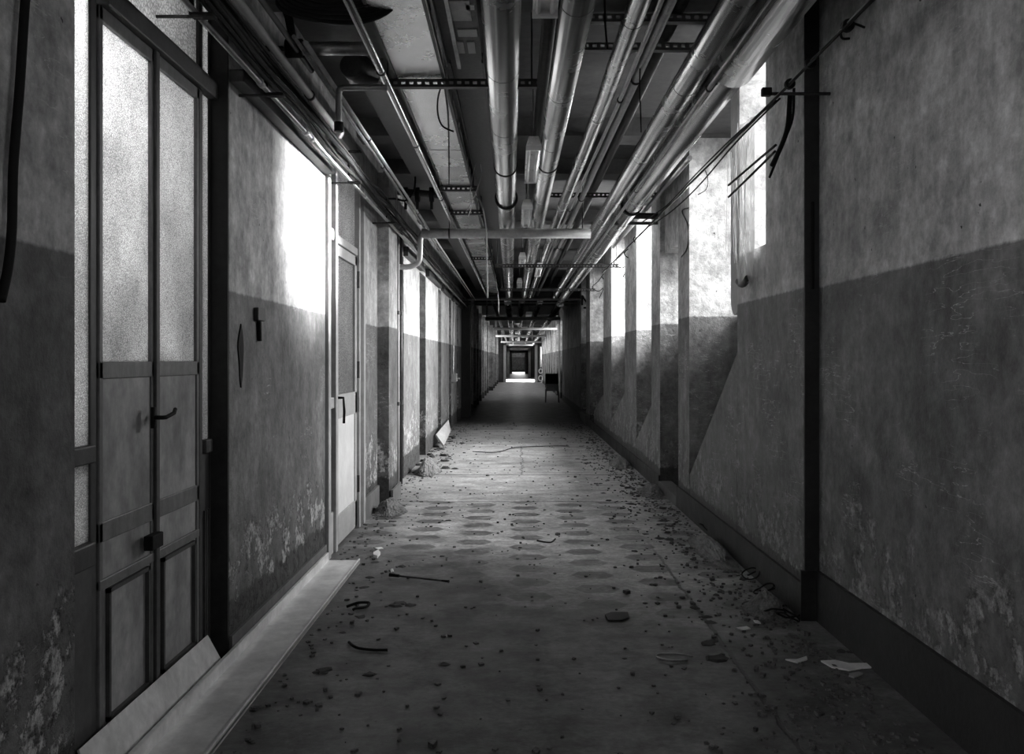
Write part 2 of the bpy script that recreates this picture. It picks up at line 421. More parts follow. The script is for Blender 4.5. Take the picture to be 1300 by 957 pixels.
# dark length beyond the portal, and the far lit lengths
w = MB()
w.box(-1.9, -1.28, 22.4, 29.9, 0, ZC); w.box(1.62, 2.3, 22.4, 30.2, 0, ZC)
for yy in (24.5, 26.6, 28.4, 31, 33.3, 35.8, 38.5, 41.5, 45, 49, 53): w.box(-1.28, -1.17 if yy < 40 else -1.05, yy, yy+.35, 0, 3.0)
y = 29.9
while y < 58: w.box(-1.75, -1.28, y, y+1.0, 0, ZC); w.box(-1.75, -1.6, y+1, y+2.1, 0, .95); w.box(-1.75, -1.28, y+1, y+2.1, 2.8, ZC); y += 2.1
y = 30.2
while y < 56: w.box(1.62, 2.1, y, y+1.6, 0, ZC); w.box(1.95, 2.1, y+1.6, y+2.9, 0, 1.1); w.box(1.62, 2.1, y+1.6, y+2.9, 2.8, ZC); y += 2.9
w.box(-1.75, -1.28, 66, 110, 0, ZC); w.box(1.62, 2.1, 56, 110, 0, ZC)
w.box(-1.75, -1.28, 58.6, 66, 2.8, ZC)
struct('wall_far_sides', w, M_FAR)
w = MB(); w.box(-3.4, 3.2, 110, 110.3, 0, ZC)
struct('wall_end', w, M_FAR)
w = MB()
w.box(-3.4, -1.9, 22.4, 22.5, 0, ZC); w.box(2.3, 3.2, 22.4, 22.5, 0, ZC)
struct('wall_outer_screen', w, M_BEAM)
def frame_at(n, y, x0, x1, z1, t, mat):
    m = MB().box(-1.28, x0, y, y+.2, 0, ZC).box(x1, 1.62, y, y+.2, 0, ZC).box(x0, x1, y, y+.2, z1, ZC)
    struct('wall_partition_%d' % n, m, M_BEAM)
    m = MB().box(x0, x0+t, y-.06, y, 0, z1).box(x1-t, x1, y-.06, y, 0, z1).box(x0, x1, y-.06, y, z1-t, z1)
    struct('trim_%d' % (7+n), m, mat)
frame_at(1, 57, -.78, 1.35, 2.5, .16, M_WHITE)
frame_at(2, 74, -.72, 1.2, 2.4, .2, M_WHITE)
frame_at(3, 92, -.6, 1.1, 2.3, .2, M_ALU)

# ceiling beams
bm_ = MB()
for y in (4.55, 7.55, 9.1, 12.2, 15.2, 18.4): bm_.box(XL, XR, y, y+.32, 3.27, ZC)
for y in (24, 28, 34, 39, 44, 49, 54, 60, 66, 72, 80, 88): bm_.box(-1.28, 1.62, y, y+.4, 3.1, ZC)
struct('trim_12', bm_, M_BEAM)

# ================================================================== DOOR 1 (left glazed bay)
XD = -1.42
d = sroot('door_1', (XD, 3.45, 0))
def ybar(m, y0, y1, z0, z1, t=.036, X=XD): m.box(X-t/2, X+t/2, y0, y1, z0, z1)
fr = MB()
ybar(fr, 2.73, 2.79, 0, 3.2, .08, XD-.03); ybar(fr, 3.0, 3.05, 0, 3.2, .08, XD-.03); ybar(fr, 4.01, 4.05, 0, 3.2, .08, XD-.02); ybar(fr, 4.16, 4.2, 0, 3.2, .08, XD-.03)
ybar(fr, 2.73, 4.2, 3.14, 3.2, .09); ybar(fr, 3.06, 4.2, 2.60, 2.68, .09); ybar(fr, 2.79, 3.0, 1.06, 1.12, .06); ybar(fr, 2.79, 3.0, .72, .8, .06); ybar(fr, 4.07, 4.16, .98, 1.04, .06)
ybar(fr, 4.07, 4.16, .0, .1, .06)
fr.build('door_frame', M_FRAMED, d, .006)
sl = MB(); ybar(sl, 2.79, 3.0, .8, 3.14, .008); sl.build('sidelight_pane', M_FROST, d)
sl = MB(); ybar(sl, 2.79, 3.0, 0, .72, .03); sl.build('lower_board', M_DOORD, d)
sl = MB(); ybar(sl, 4.07, 4.16, 1.04, 3.14, .008); sl.build('sidelight_pane', M_FROST, d)
sl = MB(); ybar(sl, 4.07, 4.16, .1, .98, .02)
for yy in (4.085, 4.11, 4.135): ybar(sl, yy, yy+.008, .12, .72, .04)
sl.build('lower_board', M_DOORD, d)
sl = MB(); ybar(sl, 3.06, 4.02, 2.68, 3.14, .008); sl.build('transom_pane', M_FROST2, d)
def leaf(y0, y1, mirrored):
    st = .028
    r = bpy.data.objects.new('door_leaf', None); COL.objects.link(r); r.parent = d; r.location = Vector((XD, (y0+y1)/2, 0))-d.location
    m = MB()
    ybar(m, y0, y0+st, .02, 2.6); ybar(m, y1-st, y1, .02, 2.6)
    ybar(m, y0, y1, 2.55, 2.6); ybar(m, y0, y1, 1.335, 1.395); ybar(m, y0, y1, .78, .85); ybar(m, y0, y1, .62, .655, .04); ybar(m, y0, y1, .02, .13)
    o = m.build('leaf_frame', M_FRAME, r, .004)
    m = MB(); ybar(m, y0+st, y1-st, 1.395, 2.55, .008); m.build('glass_pane', M_FROST, r)
    m = MB(); ybar(m, y0+st, y1-st, .85, 1.335, .022); ybar(m, y0+st, y1-st, .13, .78, .022); m.build('door_panel', M_PANEL, r)
    # raised moulding around the lower panel
    m = MB(); e = .03; a, b2 = y0+st+e, y1-st-e
    for (p, q, s, u) in ((a, b2, .60, .615), (a, b2, .16, .175), (a, a+.015, .16, .615), (b2-.015, b2, .16, .615)):
        m.box(XD+.011, XD+.026, p, q, s, u)
    m.build('panel_moulding', M_FRAMED, r)
    return r
lf = leaf(3.05, 3.515, 0); lf2 = leaf(3.53, 4.01, 1)
# astragal, lever and lock on the near edge of the second leaf
m = MB(); m.box(XD+.01, XD+.03, 3.505, 3.54, .02, 2.6); m.build('meeting_bar', M_FRAMED, d, .004)
h = pL(195, 530, XD+.05)
m = MB().box(XD+.045, XD+.055, h.y-.015, h.y+.02, h.z-.04, h.z+.04).tube([(XD+.05, h.y, h.z), (XD+.085, h.y, h.z), (XD+.09, h.y+.02, h.z), (XD+.09, h.y+.10, h.z+.012), (XD+.085, h.y+.125, h.z+.025)], .008, 8)
m.build('lever_handle', M_BLACK, d, 0, True)
h = pL(195, 688, XD+.05)
MB().box(XD+.03, XD+.065, h.y-.045, h.y+.06, h.z-.025, h.z+.03).build('lock_case', M_BLACK, d, .004)

# ================================================================== DOOR 2 (left, by the bright wall)
X2 = -1.35
d2 = sroot('door_2', (X2, 7.08, 0))
def y2(m, y0, y1, z0, z1, t=.05, X=X2): m.box(X-t/2, X+t/2, y0, y1, z0, z1)
m = MB()
y2(m, 6.32, 6.40, 0, 3.14, .09); y2(m, 6.58, 6.65, 0, 3.14, .09); y2(m, 7.56, 7.62, 0, 3.14, .09); y2(m, 7.76, 7.84, 0, 3.14, .1)
y2(m, 6.32, 7.84, 3.06, 3.14, .08); y2(m, 6.65, 7.56, 2.27, 2.33, .06); y2(m, 6.40, 6.58, 1.05, 1.13, .06); y2(m, 6.40, 6.58, 2.27, 2.35, .06); y2(m, 6.4, 6.58, 0, .3, .05)
m.build('door_frame', M_ALU, d2, .005)
m = MB(); y2(m, 6.40, 6.58, .3, 1.05, .01); y2(m, 6.40, 6.58, 1.13, 2.27, .01); y2(m, 6.4, 6.58, 2.35, 3.06, .01); m.build('sidelight_pane', M_DOORD, d2)
m = MB(); y2(m, 6.65, 7.56, 2.33, 3.06, .008); m.build('transom_pane', M_FROST2, d2)
m = MB(); y2(m, 7.62, 7.76, 0, 3.06, .02); m.build('side_board', M_ALU, d2)
r = bpy.data.objects.new('door_leaf', None); COL.objects.link(r); r.parent = d2; r.location = (0, 0, 0)
m = MB(); y2(m, 6.66, 6.76, .02, 2.26); y2(m, 7.47, 7.55, .02, 2.26); y2(m, 6.66, 7.55, 2.18, 2.26); y2(m, 6.66, 7.55, .96, 1.14); y2(m, 6.66, 7.55, .02, .24)
m.build('leaf_frame', M_PAINT, r, .005)
m = MB(); y2(m, 6.76, 7.47, 1.14, 2.18, .008); m.build('glass_pane', M_FROST2, r)
m = MB(); y2(m, 6.76, 7.47, .24, .96, .03); m.build('lower_panel', M_WHITE, r)
m = MB().tube([(X2+.025, 6.72, 1.12), (X2+.07, 6.72, 1.12), (X2+.075, 6.73, 1.02), (X2+.07, 6.74, .93)], .01, 8); m.build('pull_handle', M_BLACK, r, 0, True)
for z in (.3, 1.25, 2.0): MB().tube([(X2+.035, 7.56, z), (X2+.035, 7.56, z+.14)], .011, 8).build('hinge', M_DARKSTEEL, r)
# dark doors in the shallow left recesses
for i, (a, b_) in enumerate(LB):
    r = sroot('door_%d' % (i+3), (-1.5, (a+b_)/2, 0))
    m = MB().box(-1.52, -1.47, a, a+.05, 0, 2.62).box(-1.52, -1.47, b_-.05, b_, 0, 2.62).box(-1.52, -1.47, a, b_, 2.55, 2.62)
    m.build('door_frame', M_FRAMED, r)
    MB().box(-1.515, -1.49, a+.05, b_-.05, .01, 2.55).build('door_leaf', M_DOORD, r)

# ================================================================== PIPES ALONG THE CEILING
def pipe(name, label, x0, z0, y0, x1, z1, y1, r, mat, bands=(), bandr=1.035, group=None, cat='pipe', mid=None, bandname='band', bandmat=None, bw=.02):
    t = thing(name, label, cat, (x0, y0, z0), group)
    pts = [(x0, y0, z0)]+(mid or [])+[(x1, y1, z1)]
    P = [Vector(p) for p in pts]
    MB().tube(P, r, 40).build('pipe_body', mat, t, 0, True)
    def at(y):
        for a, b in zip(P, P[1:]):
            if a.y <= y <= b.y: return a.lerp(b, (y-a.y)/(b.y-a.y))
        return P[-1]
    for y in bands:
        MB().tube([at(y), at(y+bw)], r*bandr, 40).build(bandname, bandmat or M_DARKSTEEL, t, 0, True)
    return t, at
H = 1.6; ZP = HC+H
tA, atA = pipe('insulated_pipe', 'leftmost of the fat silver ceiling pipes, hanging straight above the walkway', -.028, ZP, YB, -.17, ZP-.03, 22, .093, M_METAL, (3.35, 4.9, 6.1, 10.6, 12.3, 14, 16, 18, 20), 1.012, bw=.006)
for y, rr in ((7.35, 1.05), (8.85, 1.22)):
    MB().tube([atA(y), atA(y+.045)], .093*rr, 40).build('pipe_collar', M_BLACK, tA, 0, True)
tB, atB = pipe('insulated_pipe', 'second fat silver pipe, running just right of the hanging luminaires', .30, ZP, YB, .20, ZP-.02, 22, .080, M_METAL, (4.0, 5.35, 6.6, 10.5, 13, 15.5, 18), 1.012, bw=.006)
for y in (7.3,): MB().tube([atB(y), atB(y+.04)], .084, 40).build('pipe_collar', M_BLACK, tB, 0, True)
tC, atC = pipe('insulated_pipe', 'medium silver pipe third from the left overhead, with a lagged sleeve at its bend', .585, ZP+.02, YB, .34, ZP-.05, 22, .05, M_METAL, (4.3, 6.0, 8.2, 12, 15), 1.02, bw=.006, mid=[(.55, 5.6, ZP+.02), (.46, 10.9, ZP)])
pipe('steel_pipe', 'slim grey pipe with a dark clamp between the medium and the large silver pipes', .75, ZP+.06, YB, .52, ZP-.02, 22, .026, M_STEEL, (5.35, 9.2, 13), 1.3, mid=[(.71, 5.4, ZP+.06)])
pipe('steel_pipe', 'thinnest bright pipe running close beside the medium silver pipe', .665, ZP-.02, YB, .415, ZP-.06, 22, .012, M_STEEL, (5.5, 9.5), 1.6, mid=[(.632, 5.6, ZP-.02), (.54, 10.9, ZP-.03)])
tE, atE = pipe('insulated_pipe', 'large silver pipe left of the wall pipe, with a bright ridge of reflected daylight', .985, ZP, YB, .95, ZP-.04, 22, .073, M_METAL, (3.6, 5.2, 7.0, 10.2, 14, 18), 1.012, bw=.006)
pipe('steel_pipe', 'narrow pipe hugging the right side of the ridged silver pipe', 1.078, ZP-.085, YB, 1.045, ZP-.13, 22, .014, M_STEEL, (5.0, 8.0), 1.4)
tF, atF = pipe('insulated_pipe', 'fattest silver pipe, nearest the right wall and its lit recesses', 1.19, ZP+.02, YB, 1.15, ZP-.08, 22, .1, M_METAL, (3.2, 10.0, 12.9, 16, 19), 1.015, bw=.008)
MB().tube([atF(YB+.1), atF(4.9)], [.118, .118], 40).build('outer_jacket', M_METAL, tF, 0, True)
MB().tube([atF(9.1), atF(9.2)], .112, 40).build('pipe_collar', M_BLACK, tF, 0, True)
pipe('steel_pipe', 'dark pipe set high against the ceiling between slim and ridged pipes', .86, 3.24, YB, .80, 3.22, 22, .04, M_DARKSTEEL, (), 1)
pipe('steel_pipe', 'dark pipe tucked between pipe A gap and the second fat pipe'.replace('pipe A gap', 'the first fat pipe'), .186, 3.24, YB, .165, 3.24, 22, .04, M_DARKSTEEL, (), 1)
pipe('steel_pipe', 'short bare pipe high above the first recess, sloping along the right wall top', 1.42, 3.05, 7.4, 1.40, 3.02, 13, .022, M_STEEL, (), 1)
# left side pipes
pipe('steel_pipe', 'bright thin pipe hugging the left edge of the flat duct', -.71, HC+1.5, YB, -.68, HC+1.5, 22, .019, M_METAL, (4.7, 6.3, 8.4), 1.25)
tb, _ = pipe('steel_pipe', 'grey pipe ending in a round cap before the left door transom', -1.135, HC+1.5, YB, -1.14, HC+1.46, 5.75, .021, M_PAINT, (5.0,), 1.4)
e = Vector((-1.14, 5.75, HC+1.46))
MB().tube([e, e+Vector((0, .02, 0)), e+Vector((0, .05, -.01)), e+Vector((0, .075, -.015))], [.03, .042, .04, .018], 20).build('end_cap', M_PAINT, tb, 0, True)
pipe('steel_pipe', 'thin dark pipe beside the capped grey pipe high on the left', -1.06, HC+1.5, YB, -1.06, HC+1.5, 4.7, .013, M_DARKSTEEL, (2.2,), 1.3)
pipe('steel_pipe', 'upper of two slender pipes running above the left doors', -.975, HC+1.47, 4.2, -.98, HC+1.45, 22, .012, M_PAINT, (6, 9), 1.5)
pipe('steel_pipe', 'lower of two slender pipes running above the left doors', -1.03, HC+1.5, 4.2, -1.04, HC+1.47, 22, .010, M_STEEL, (7, 11), 1.5)
pipe('wall_conduit', 'pale jointed conduit running along the left wall below the cables', -1.19, HC+1.29, YB, -1.19, HC+1.285, 22, .012, M_STEEL, (2.9, 4.2, 5.1, 5.25, 7.1, 9, 11, 13), 1.35, cat='conduit', bandname='coupling', bandmat=M_PAINT, bw=.05)

# crossing pipes
t = thing('crossing_pipe', 'dark pipe stub crossing under the ceiling beside the cable coil', 'pipe', (-1.05, 4.42, HC+1.5))
MB().tube([(-1.05, 4.42, HC+1.52), (-.72, 4.42, HC+1.52)], .033, 24).build('pipe_body', M_STEEL, t, 0, True)
MB().tube([(-1.12, 4.42, HC+1.52), (-1.04, 4.42, HC+1.52)], .045, 20).build('valve_body', M_BLACK, t, 0, True)
MB().tube([(-1.08, 4.42, HC+1.52), (-1.1, 4.38, HC+1.66), (-1.14, 4.3, HC+1.78)], .02, 12).build('valve_stem', M_BLACK, t, 0, True)
t = thing('elbow_pipe', 'thin pipe crossing left of the duct and turning down at an elbow', 'pipe', (-.9, 4.75, HC+1.2))
c = [pY(492, 111, 4.75), pY(445, 111, 4.75), pY(434, 112, 4.75), pY(430, 120, 4.75), pY(430, 160, 4.75)]
MB().tube(smoothpath(c, 4), .017, 16).build('pipe_body', M_STEEL, t, 0, True)
MB().tube([c[-1]+Vector((0, 0, .02)), c[-1]-Vector((0, 0, .03))], .024, 16).build('pipe_end', M_BLACK, t, 0, True)

t = thing('crossing_pipe', 'pale round pipe crossing the whole corridor with a downpipe at its left end', 'pipe', (-.1, 10.3, 2.78))
yb = 10.2; zc = 2.825
MB().tube([(-1.06, yb, zc), (.84, yb, zc)], .054, 28).build('pipe_body', M_PAINT, t, 0, True)
MB().tube(smoothpath([(-1.05, yb, zc), (-1.075, yb, zc-.06), (-1.08, yb, 2.6), (-1.1, yb, 2.5), (-1.2, yb, 2.45), (-1.34, yb, 2.45)], 4), .032, 16).build('downpipe', M_ALU, t, 0, True)
MB().tube([(-.76, yb, zc), (-.74, yb, zc)], .057, 28).build('weld_band', M_DARKSTEEL, t, 0, True)
for x in (-.75, .12, .75): MB().tube([(x, yb, zc), (x, yb, ZC)], .006, 8).build('hanger_rod', M_DARKSTEEL, t)
t = thing('crossing_pipe', 'thin pale bar crossing below the far lintel', 'pipe', (.2, 21.9, 2.84))
MB().tube([(-1.32, 21.9, 2.86), (1.58, 21.9, 2.86)], .025, 12).build('pipe_body', M_PAINT, t, 0, True)
MB().tube([(-1.32, 21.9, 2.78), (1.58, 21.9, 2.78)], .012, 12).build('thin_rod', M_STEEL, t, 0, True)

# ================================================================== DUCT
t = thing('ventilation_duct', 'flat bright galvanised duct running left of the fat pipes', 'duct', (-.545, 4, ZP))
m = MB().box(-.672, -.418, YB, 22, ZP, ZP+.16); m.build('duct_body', M_GALV, t, .004)
m = MB().box(-.685, -.672, YB, 22, ZP-.004, ZP+.02).box(-.418, -.40, YB, 22, ZP-.006, ZP+.035); m.build('edge_flange', M_DARKSTEEL, t)
for y in (3.2, 6.9, 12.4, 15.4, 18.3): MB().box(-.68, -.41, y, y+.03, ZP-.006, ZP+.162).build('duct_joint', M_GALV, t)
MB().tube([(-.399, YB, ZP-.008), (-.399, 5.1, ZP-.008)], .003, 6).build('edge_wire', M_ALU, t)
# slotted support channels
def channel(y, x0, x1, z, label, hgt=.045, mat=M_DARKSTEEL):
    t = thing('support_channel', label, 'bracket', ((x0+x1)/2, y, z))
    m = MB().box(x0, x1, y, y+.004, z, z+.014).box(x0, x1, y, y+.004, z+.03, z+hgt).box(x0, x1, y, y+.05, z, z+.004).box(x0, x1, y, y+.05, z+hgt-.004, z+hgt)
    n = int((x1-x0)/.045)
    for i in range(n+1): m.box(x0+i*.045, min(x1, x0+.022+i*.045), y, y+.004, z+.013, z+.031)
    m.build('channel_rail', mat, t)
    for x in (x0+.03, x1-.03): MB().tube([(x, y+.025, z), (x, y+.025, ZC)], .006, 8).build('hanger_rod', M_DARKSTEEL, t)
channel(5.12, -.76, .12, ZP-.055, 'slotted dark channel carrying the duct, nearest of the row')
channel(8.3, -.74, -.36, ZP-.05, 'slotted dark channel under the duct, second along the corridor')
channel(9.65, -.74, -.34, ZP-.05, 'slotted dark channel under the duct, third along the corridor')
channel(14.0, -.74, -.34, ZP-.05, 'slotted dark channel under the duct beyond the pale crossing pipe')
channel(5.05, .36, 1.36, ZP+.13, 'bright edged cross channel over the right pipes, far one of the close pair', .04, M_STEEL)
channel(4.68, .36, 1.36, ZP+.15, 'bright edged cross channel over the right pipes, near one of the close pair', .04, M_STEEL)
channel(9.55, .3, 1.5, ZP+.12, 'cross channel carrying the right pipes above the second recess', .045)
channel(13.2, -.3, 1.5, ZP-.25, 'cross channel under the pipes beyond the pale crossing pipe', .05)
channel(17.2, -.3, 1.5, ZP-.29, 'farthest cross channel under the pipes before the dark lintel', .05)
# cable tray plate
t = thing('cable_tray', 'dark perforated tray plate between the flat duct and the first fat pipe', 'cable tray', (-.3, 4, 3.08))
m = MB().box(-.39, -.19, YB, 5.1, 3.09, 3.1); m.build('tray_plate', M_TRAY, t)
m = MB()
for i, (x0, x1, y0, y1) in enumerate([(-.3, -.21, 4.05, 4.15), (-.33, -.22, 4.25, 4.5), (-.3, -.2, 4.62, 4.72), (-.32, -.28, 4.8, 4.98), (-.26, -.22, 4.8, 4.98), (-.24, -.2, 4.3, 4.36)]):
    m.box(x0, x1, y0, y1, 3.084, 3.09)
m.build('tray_cover_strips', M_PAINT, t)
m = MB().box(-.335, -.315, YB, 5.2, 3.07, 3.09).box(-.395, -.385, YB, 5.1, 3.05, 3.12); m.build('tray_rail', M_STEEL, t)
t = thing('cable_tray', 'dark tray continuing beyond the first slotted channel beside the duct', 'cable tray', (-.3, 12, 3.14))
MB().box(-.38, -.2, 5.25, 21.9, 3.15, 3.16).build('tray_plate', M_TRAY, t)
MB().box(-.39, -.38, 5.25, 21.9, 3.12, 3.18).box(-.2, -.19, 5.25, 21.9, 3.12, 3.18).build('tray_rail', M_DARKSTEEL, t)
# big dark trunking high left
t = thing('cable_trunking', 'dark boxed trunking high on the left above the slender pipes', 'trunking', (-.87, 10, 3.1))
MB().box(-.95, -.79, 5.4, 21.9, 3.08, 3.2).build('trunking_body', M_TRAY, t, .004)

# ================================================================== LUMINAIRES
def lumi(x, y, L, label, z=ZP-.1, w=.11):
    t = thing('luminaire', label, 'lamp', (x, y+L/2, z), 'hanging fluorescent luminaires')
    m = MB().prism([(x-w/2, y, z), (x+w/2, y, z), (x+w*.32, y, z+.07), (x-w*.32, y, z+.07)], (0, L, 0)); m.build('luminaire_housing', M_LUMI, t, .004)
    for s in (-1, 1): MB().tube([(x+s*w*.28, y+.03, z-.012), (x+s*w*.28, y+L-.03, z-.012)], .013, 10).build('tube', M_WHITE, t, 0, True)
    for yy in (y, y+L-.02): MB().box(x-w/2, x+w/2, yy, yy+.02, z-.03, z+.002).build('lamp_holder', M_WHITE, t)
    for yy in (y+.2, y+L-.2): MB().tube([(x, yy, z+.07), (x, yy, ZC)], .004, 6).build('suspension_rod', M_DARKSTEEL, t)
lumi(.125, 2.65, 1.25, 'nearest hanging luminaire, only its ribbed end showing at the top edge')
lumi(.125, 6.35, 1.2, 'white hanging luminaire between the two fat pipes before the pale crossing pipe')
lumi(.11, 8.85, 1.2, 'white hanging luminaire just before the pale crossing pipe')
lumi(.095, 13.2, 1.2, 'white hanging luminaire next beyond the pale crossing pipe')
lumi(.07, 17.3, 1.2, 'farthest white hanging luminaire between the fat pipes before the dark lintel')
lumi(.355, 13.7, 1.2, 'white luminaire right of the second fat pipe beyond the crossing pipe', ZP-.2, .1)

# ================================================================== CABLES
def cable(name, label, pts, r, mat=M_BLACK, cat='cable', group=None, n=6, seg=8):
    o = MB().tube(smoothpath(pts, n), r, seg).build(name, mat, None, 0, True)
    return tag(o, label, cat, group)
def wig(x, z, y0, y1, n, a, seed):
    rr = random.Random(seed)
    return [(x+rr.uniform(-a, a), y0+(y1-y0)*i/n, z+rr.uniform(-a, a)) for i in range(n+1)]
for i in range(7):
    cable('power_cable', ['lowest black cable of the loose bundle nearest the left wall', 'second cable from the bottom of the loose left wall bundle', 'third cable from the bottom of the loose left wall bundle', 'middle black cable of the loose left wall bundle', 'third cable from the top of the loose left wall bundle', 'second cable from the top of the loose left wall bundle', 'topmost cable of the loose left wall bundle'][i], wig(-1.165+.02*(i % 3), HC+1.312+.016*i, YB, 21.8, 36, .014, i), .008 if i % 2 else .012, group='bundled cables along the left wall', n=4, seg=6)
# loose thick part of the bundle with clamp blocks
for j, (y, lab) in enumerate(((3.35, 'cable clamp with wall rod on the left wall, nearest the camera'), (4.35, 'cable clamp with wall rod on the left wall, above the bright plaster'), (6.5, 'cable clamp on the left wall beside the door transom'), (8.4, 'cable clamp on the left wall above the dark pier'))):
    t = thing('cable_clamp', lab, 'bracket', (-1.25, y, HC+1.27))
    MB().tube([(XL-.0, y, HC+1.27), (-1.16, y, HC+1.27)], .007, 8).build('wall_rod', M_DARKSTEEL, t)
    MB().box(-1.2, -1.11, y-.025, y+.025, HC+1.265, HC+1.28).box(-1.2, -1.11, y-.03, y+.03, HC+1.49, HC+1.5).box(-1.205, -1.195, y-.02, y+.02, HC+1.27, HC+1.5).build('clamp_block', M_BLACK, t, .01)
# coil of hose at upper left
cx, cy, cz = -.82, 4.05, HC+1.66
for i in range(6):
    rr = random.Random(i); a0 = .20+.012*i; pts = []
    for k in range(41):
        a = 2*math.pi*k/40
        pts.append((cx+a0*math.cos(a)*1.05, cy+.02*i+.015*math.sin(3*a+i), cz+.10*math.sin(a)-.012*i+.05))
    o = MB().tube(pts, .014, 8).build('coiled_cable', M_BLACK, None, 0, True)
    tag(o, 'loop of the thick black cable coil hung beside the duct', 'cable', 'coil of black cable under the ceiling')
# near-left thick cable
cable('hanging_cable', 'thick black cable hanging down the nearest left wall', [pL(38, -60, XL+.03), pL(32, 0, XL+.03), pL(25, 110, XL+.03), pL(17, 210, XL+.025), pL(15, 290, XL+.03), pL(10, 340, XL+.03), pL(1, 382, XL+.03)], .012, seg=12)
# dangling wires by the duct
cable('dangling_wire', 'long pale wire bowing down past the pale crossing pipe', [pY(600, 245, 9.2), pY(611, 258, 9.0), pY(617, 290, 8.8), pY(618, 330, 8.8), pY(619, 378, 8.8)], .008, M_PAINT)
cable('dangling_wire', 'thin pale wire hanging in a narrow loop right of the duct, left strand', [pY(606, 200, 8), pY(600, 225, 8), pY(597, 245, 8), pY(599, 258, 8), pY(594, 276, 8)], .004, M_PAINT)
cable('dangling_wire', 'thin pale wire hanging in a narrow loop right of the duct, right strand', [pY(610, 208, 8.02), pY(611, 222, 8.02), pY(605, 242, 8.02), pY(600, 254, 8.02), pY(592, 268, 8.02)], .004, M_PAINT)
cable('dangling_wire', 'black wire looping down across the duct face', [pY(560, 110, 5.2), pY(556, 125, 5.15), pY(556, 145, 5.1), pY(562, 160, 5.1), pY(576, 167, 5.1)], .005)
cable('dangling_wire', 'black wire stretched straight below the duct between two channels', [pY(564, 108, 5.15), pY(569, 150, 5.9), pY(570, 200, 7), pY(570, 234, 8.2)], .005)
cable('dangling_wire', 'slack cable loop hanging left of the duct near the dark valves', [pY(527, 215, 8.3), pY(526, 240, 8.3), pY(516, 254, 8.3), pY(505, 253, 8.3)], .009)
cable('dangling_wire', 'pair of thin drop wires beneath the far end of the duct', [pY(624, 330, 17), pY(632, 372, 17), pY(633, 398, 17)], .008, M_STEEL)
cable('dangling_wire', 'thin black wire dropping between the slim and ridged pipes', [Vector((.7, 5.08, 3.15)), pY(812, 108, 5.1), pY(813, 135, 5.1), pY(814, 168, 5.1)], .004)
cable('dangling_wire', 'thin black wire dropping from a plate near the second fat pipe', [Vector((.43, 4.45, 3.42)), pY(768, 20, 4.4), pY(769, 40, 4.4), pY(771, 62, 4.4)], .005)
# valves cluster left of duct
t = thing('valve_cluster', 'cluster of dark valves and flanges left of the duct before the crossing pipe', 'valve', pY(535, 240, 8.6))
c0 = pY(505, 243, 8.6); c1 = pY(562, 248, 8.6)
MB().tube([c0, c1], .035, 16).build('valve_pipe', M_DARKSTEEL, t, 0, True)
for px in (515, 530, 548):
    c = pY(px, 247, 8.6)
    MB().tube([c-Vector((.02, 0, 0)), c+Vector((.02, 0, 0))], .07, 20).build('flange', M_BLACK, t, 0, True)
    MB().tube([c, c-Vector((0, 0, .14))], .014, 8).build('valve_stem', M_BLACK, t)
c = pY(537, 224, 9.1)
o = MB().tube([c, c+Vector((0, .03, 0))], .1, 28).build('round_sign', M_PAINT, None, 0, True)
tag(o, 'round pale cover plate half hidden above the dark valves', 'plate')
# wall box with bulged pipe near ceiling
c = pY(455, 92, 4.9)
o = MB().tube([c-Vector((.02, .12, 0)), c+Vector((0, 0, .01)), c+Vector((.1, .04, 0))], [.06, .09, .05], 24).build('pipe_elbow', M_DARKSTEEL, None, 0, True)
tag(o, 'bulging dark pipe elbow above the thin elbow pipe, left of the duct', 'pipe')

# right wall conduit with cables and bracket
for i in range(3):
    cable('power_cable', ['lower black cable of the tight clipped run high along the right wall', 'pale cable in the middle of the tight clipped run along the right wall', 'upper black cable of the tight clipped run high along the right wall'][i], wig(1.30+.012*(i-1), HC+1.30+.012*i, YB, 13.5, 40, .004, 40+i), .007, M_STEEL if i == 1 else M_BLACK, group='clipped cables along the right wall', n=3, seg=6)
for y, lab in ((3.55, 'black cable clip nearest the camera on the right wall cable run'), (4.0, 'black cable clip second from the camera on the right wall cable run'), (4.3, 'black cable clip third from the camera on the right wall cable run')):
    o = MB().tube([(1.3, y-.015, HC+1.31), (1.3, y+.015, HC+1.31)], .026, 10).build('cable_clip', M_BLACK, None, .006); tag(o, lab, 'clip')
t = thing('wall_bracket', 'dark rod bracket carrying the cables at the step in the right wall', 'bracket', (1.45, 4.8, HC+1.3))
b0 = pY(997, 119, 4.7)
MB().tube([(1.28, 4.7, b0.z), (XN+.01, 4.7, b0.z)], .009, 8).build('bracket_rod', M_DARKSTEEL, t)
MB().box(1.275, 1.325, 4.68, 4.72, b0.z-.012, b0.z+.03).build('bracket_saddle', M_BLACK, t, .005)
t = thing('wall_hook', 'small dark hook curling from the near right wall below the cable run', 'hook', pL(1095, 35, XN))
h0 = pL(1098, 35, XN)
MB().tube(smoothpath([h0, h0+Vector((-.06, 0, .02)), h0+Vector((-.1, .02, .01)), h0+Vector((-.09, .05, -.03)), h0+Vector((-.05, .06, -.03))], 5), .006, 8).build('hook_rod', M_BLACK, t, 0, True)
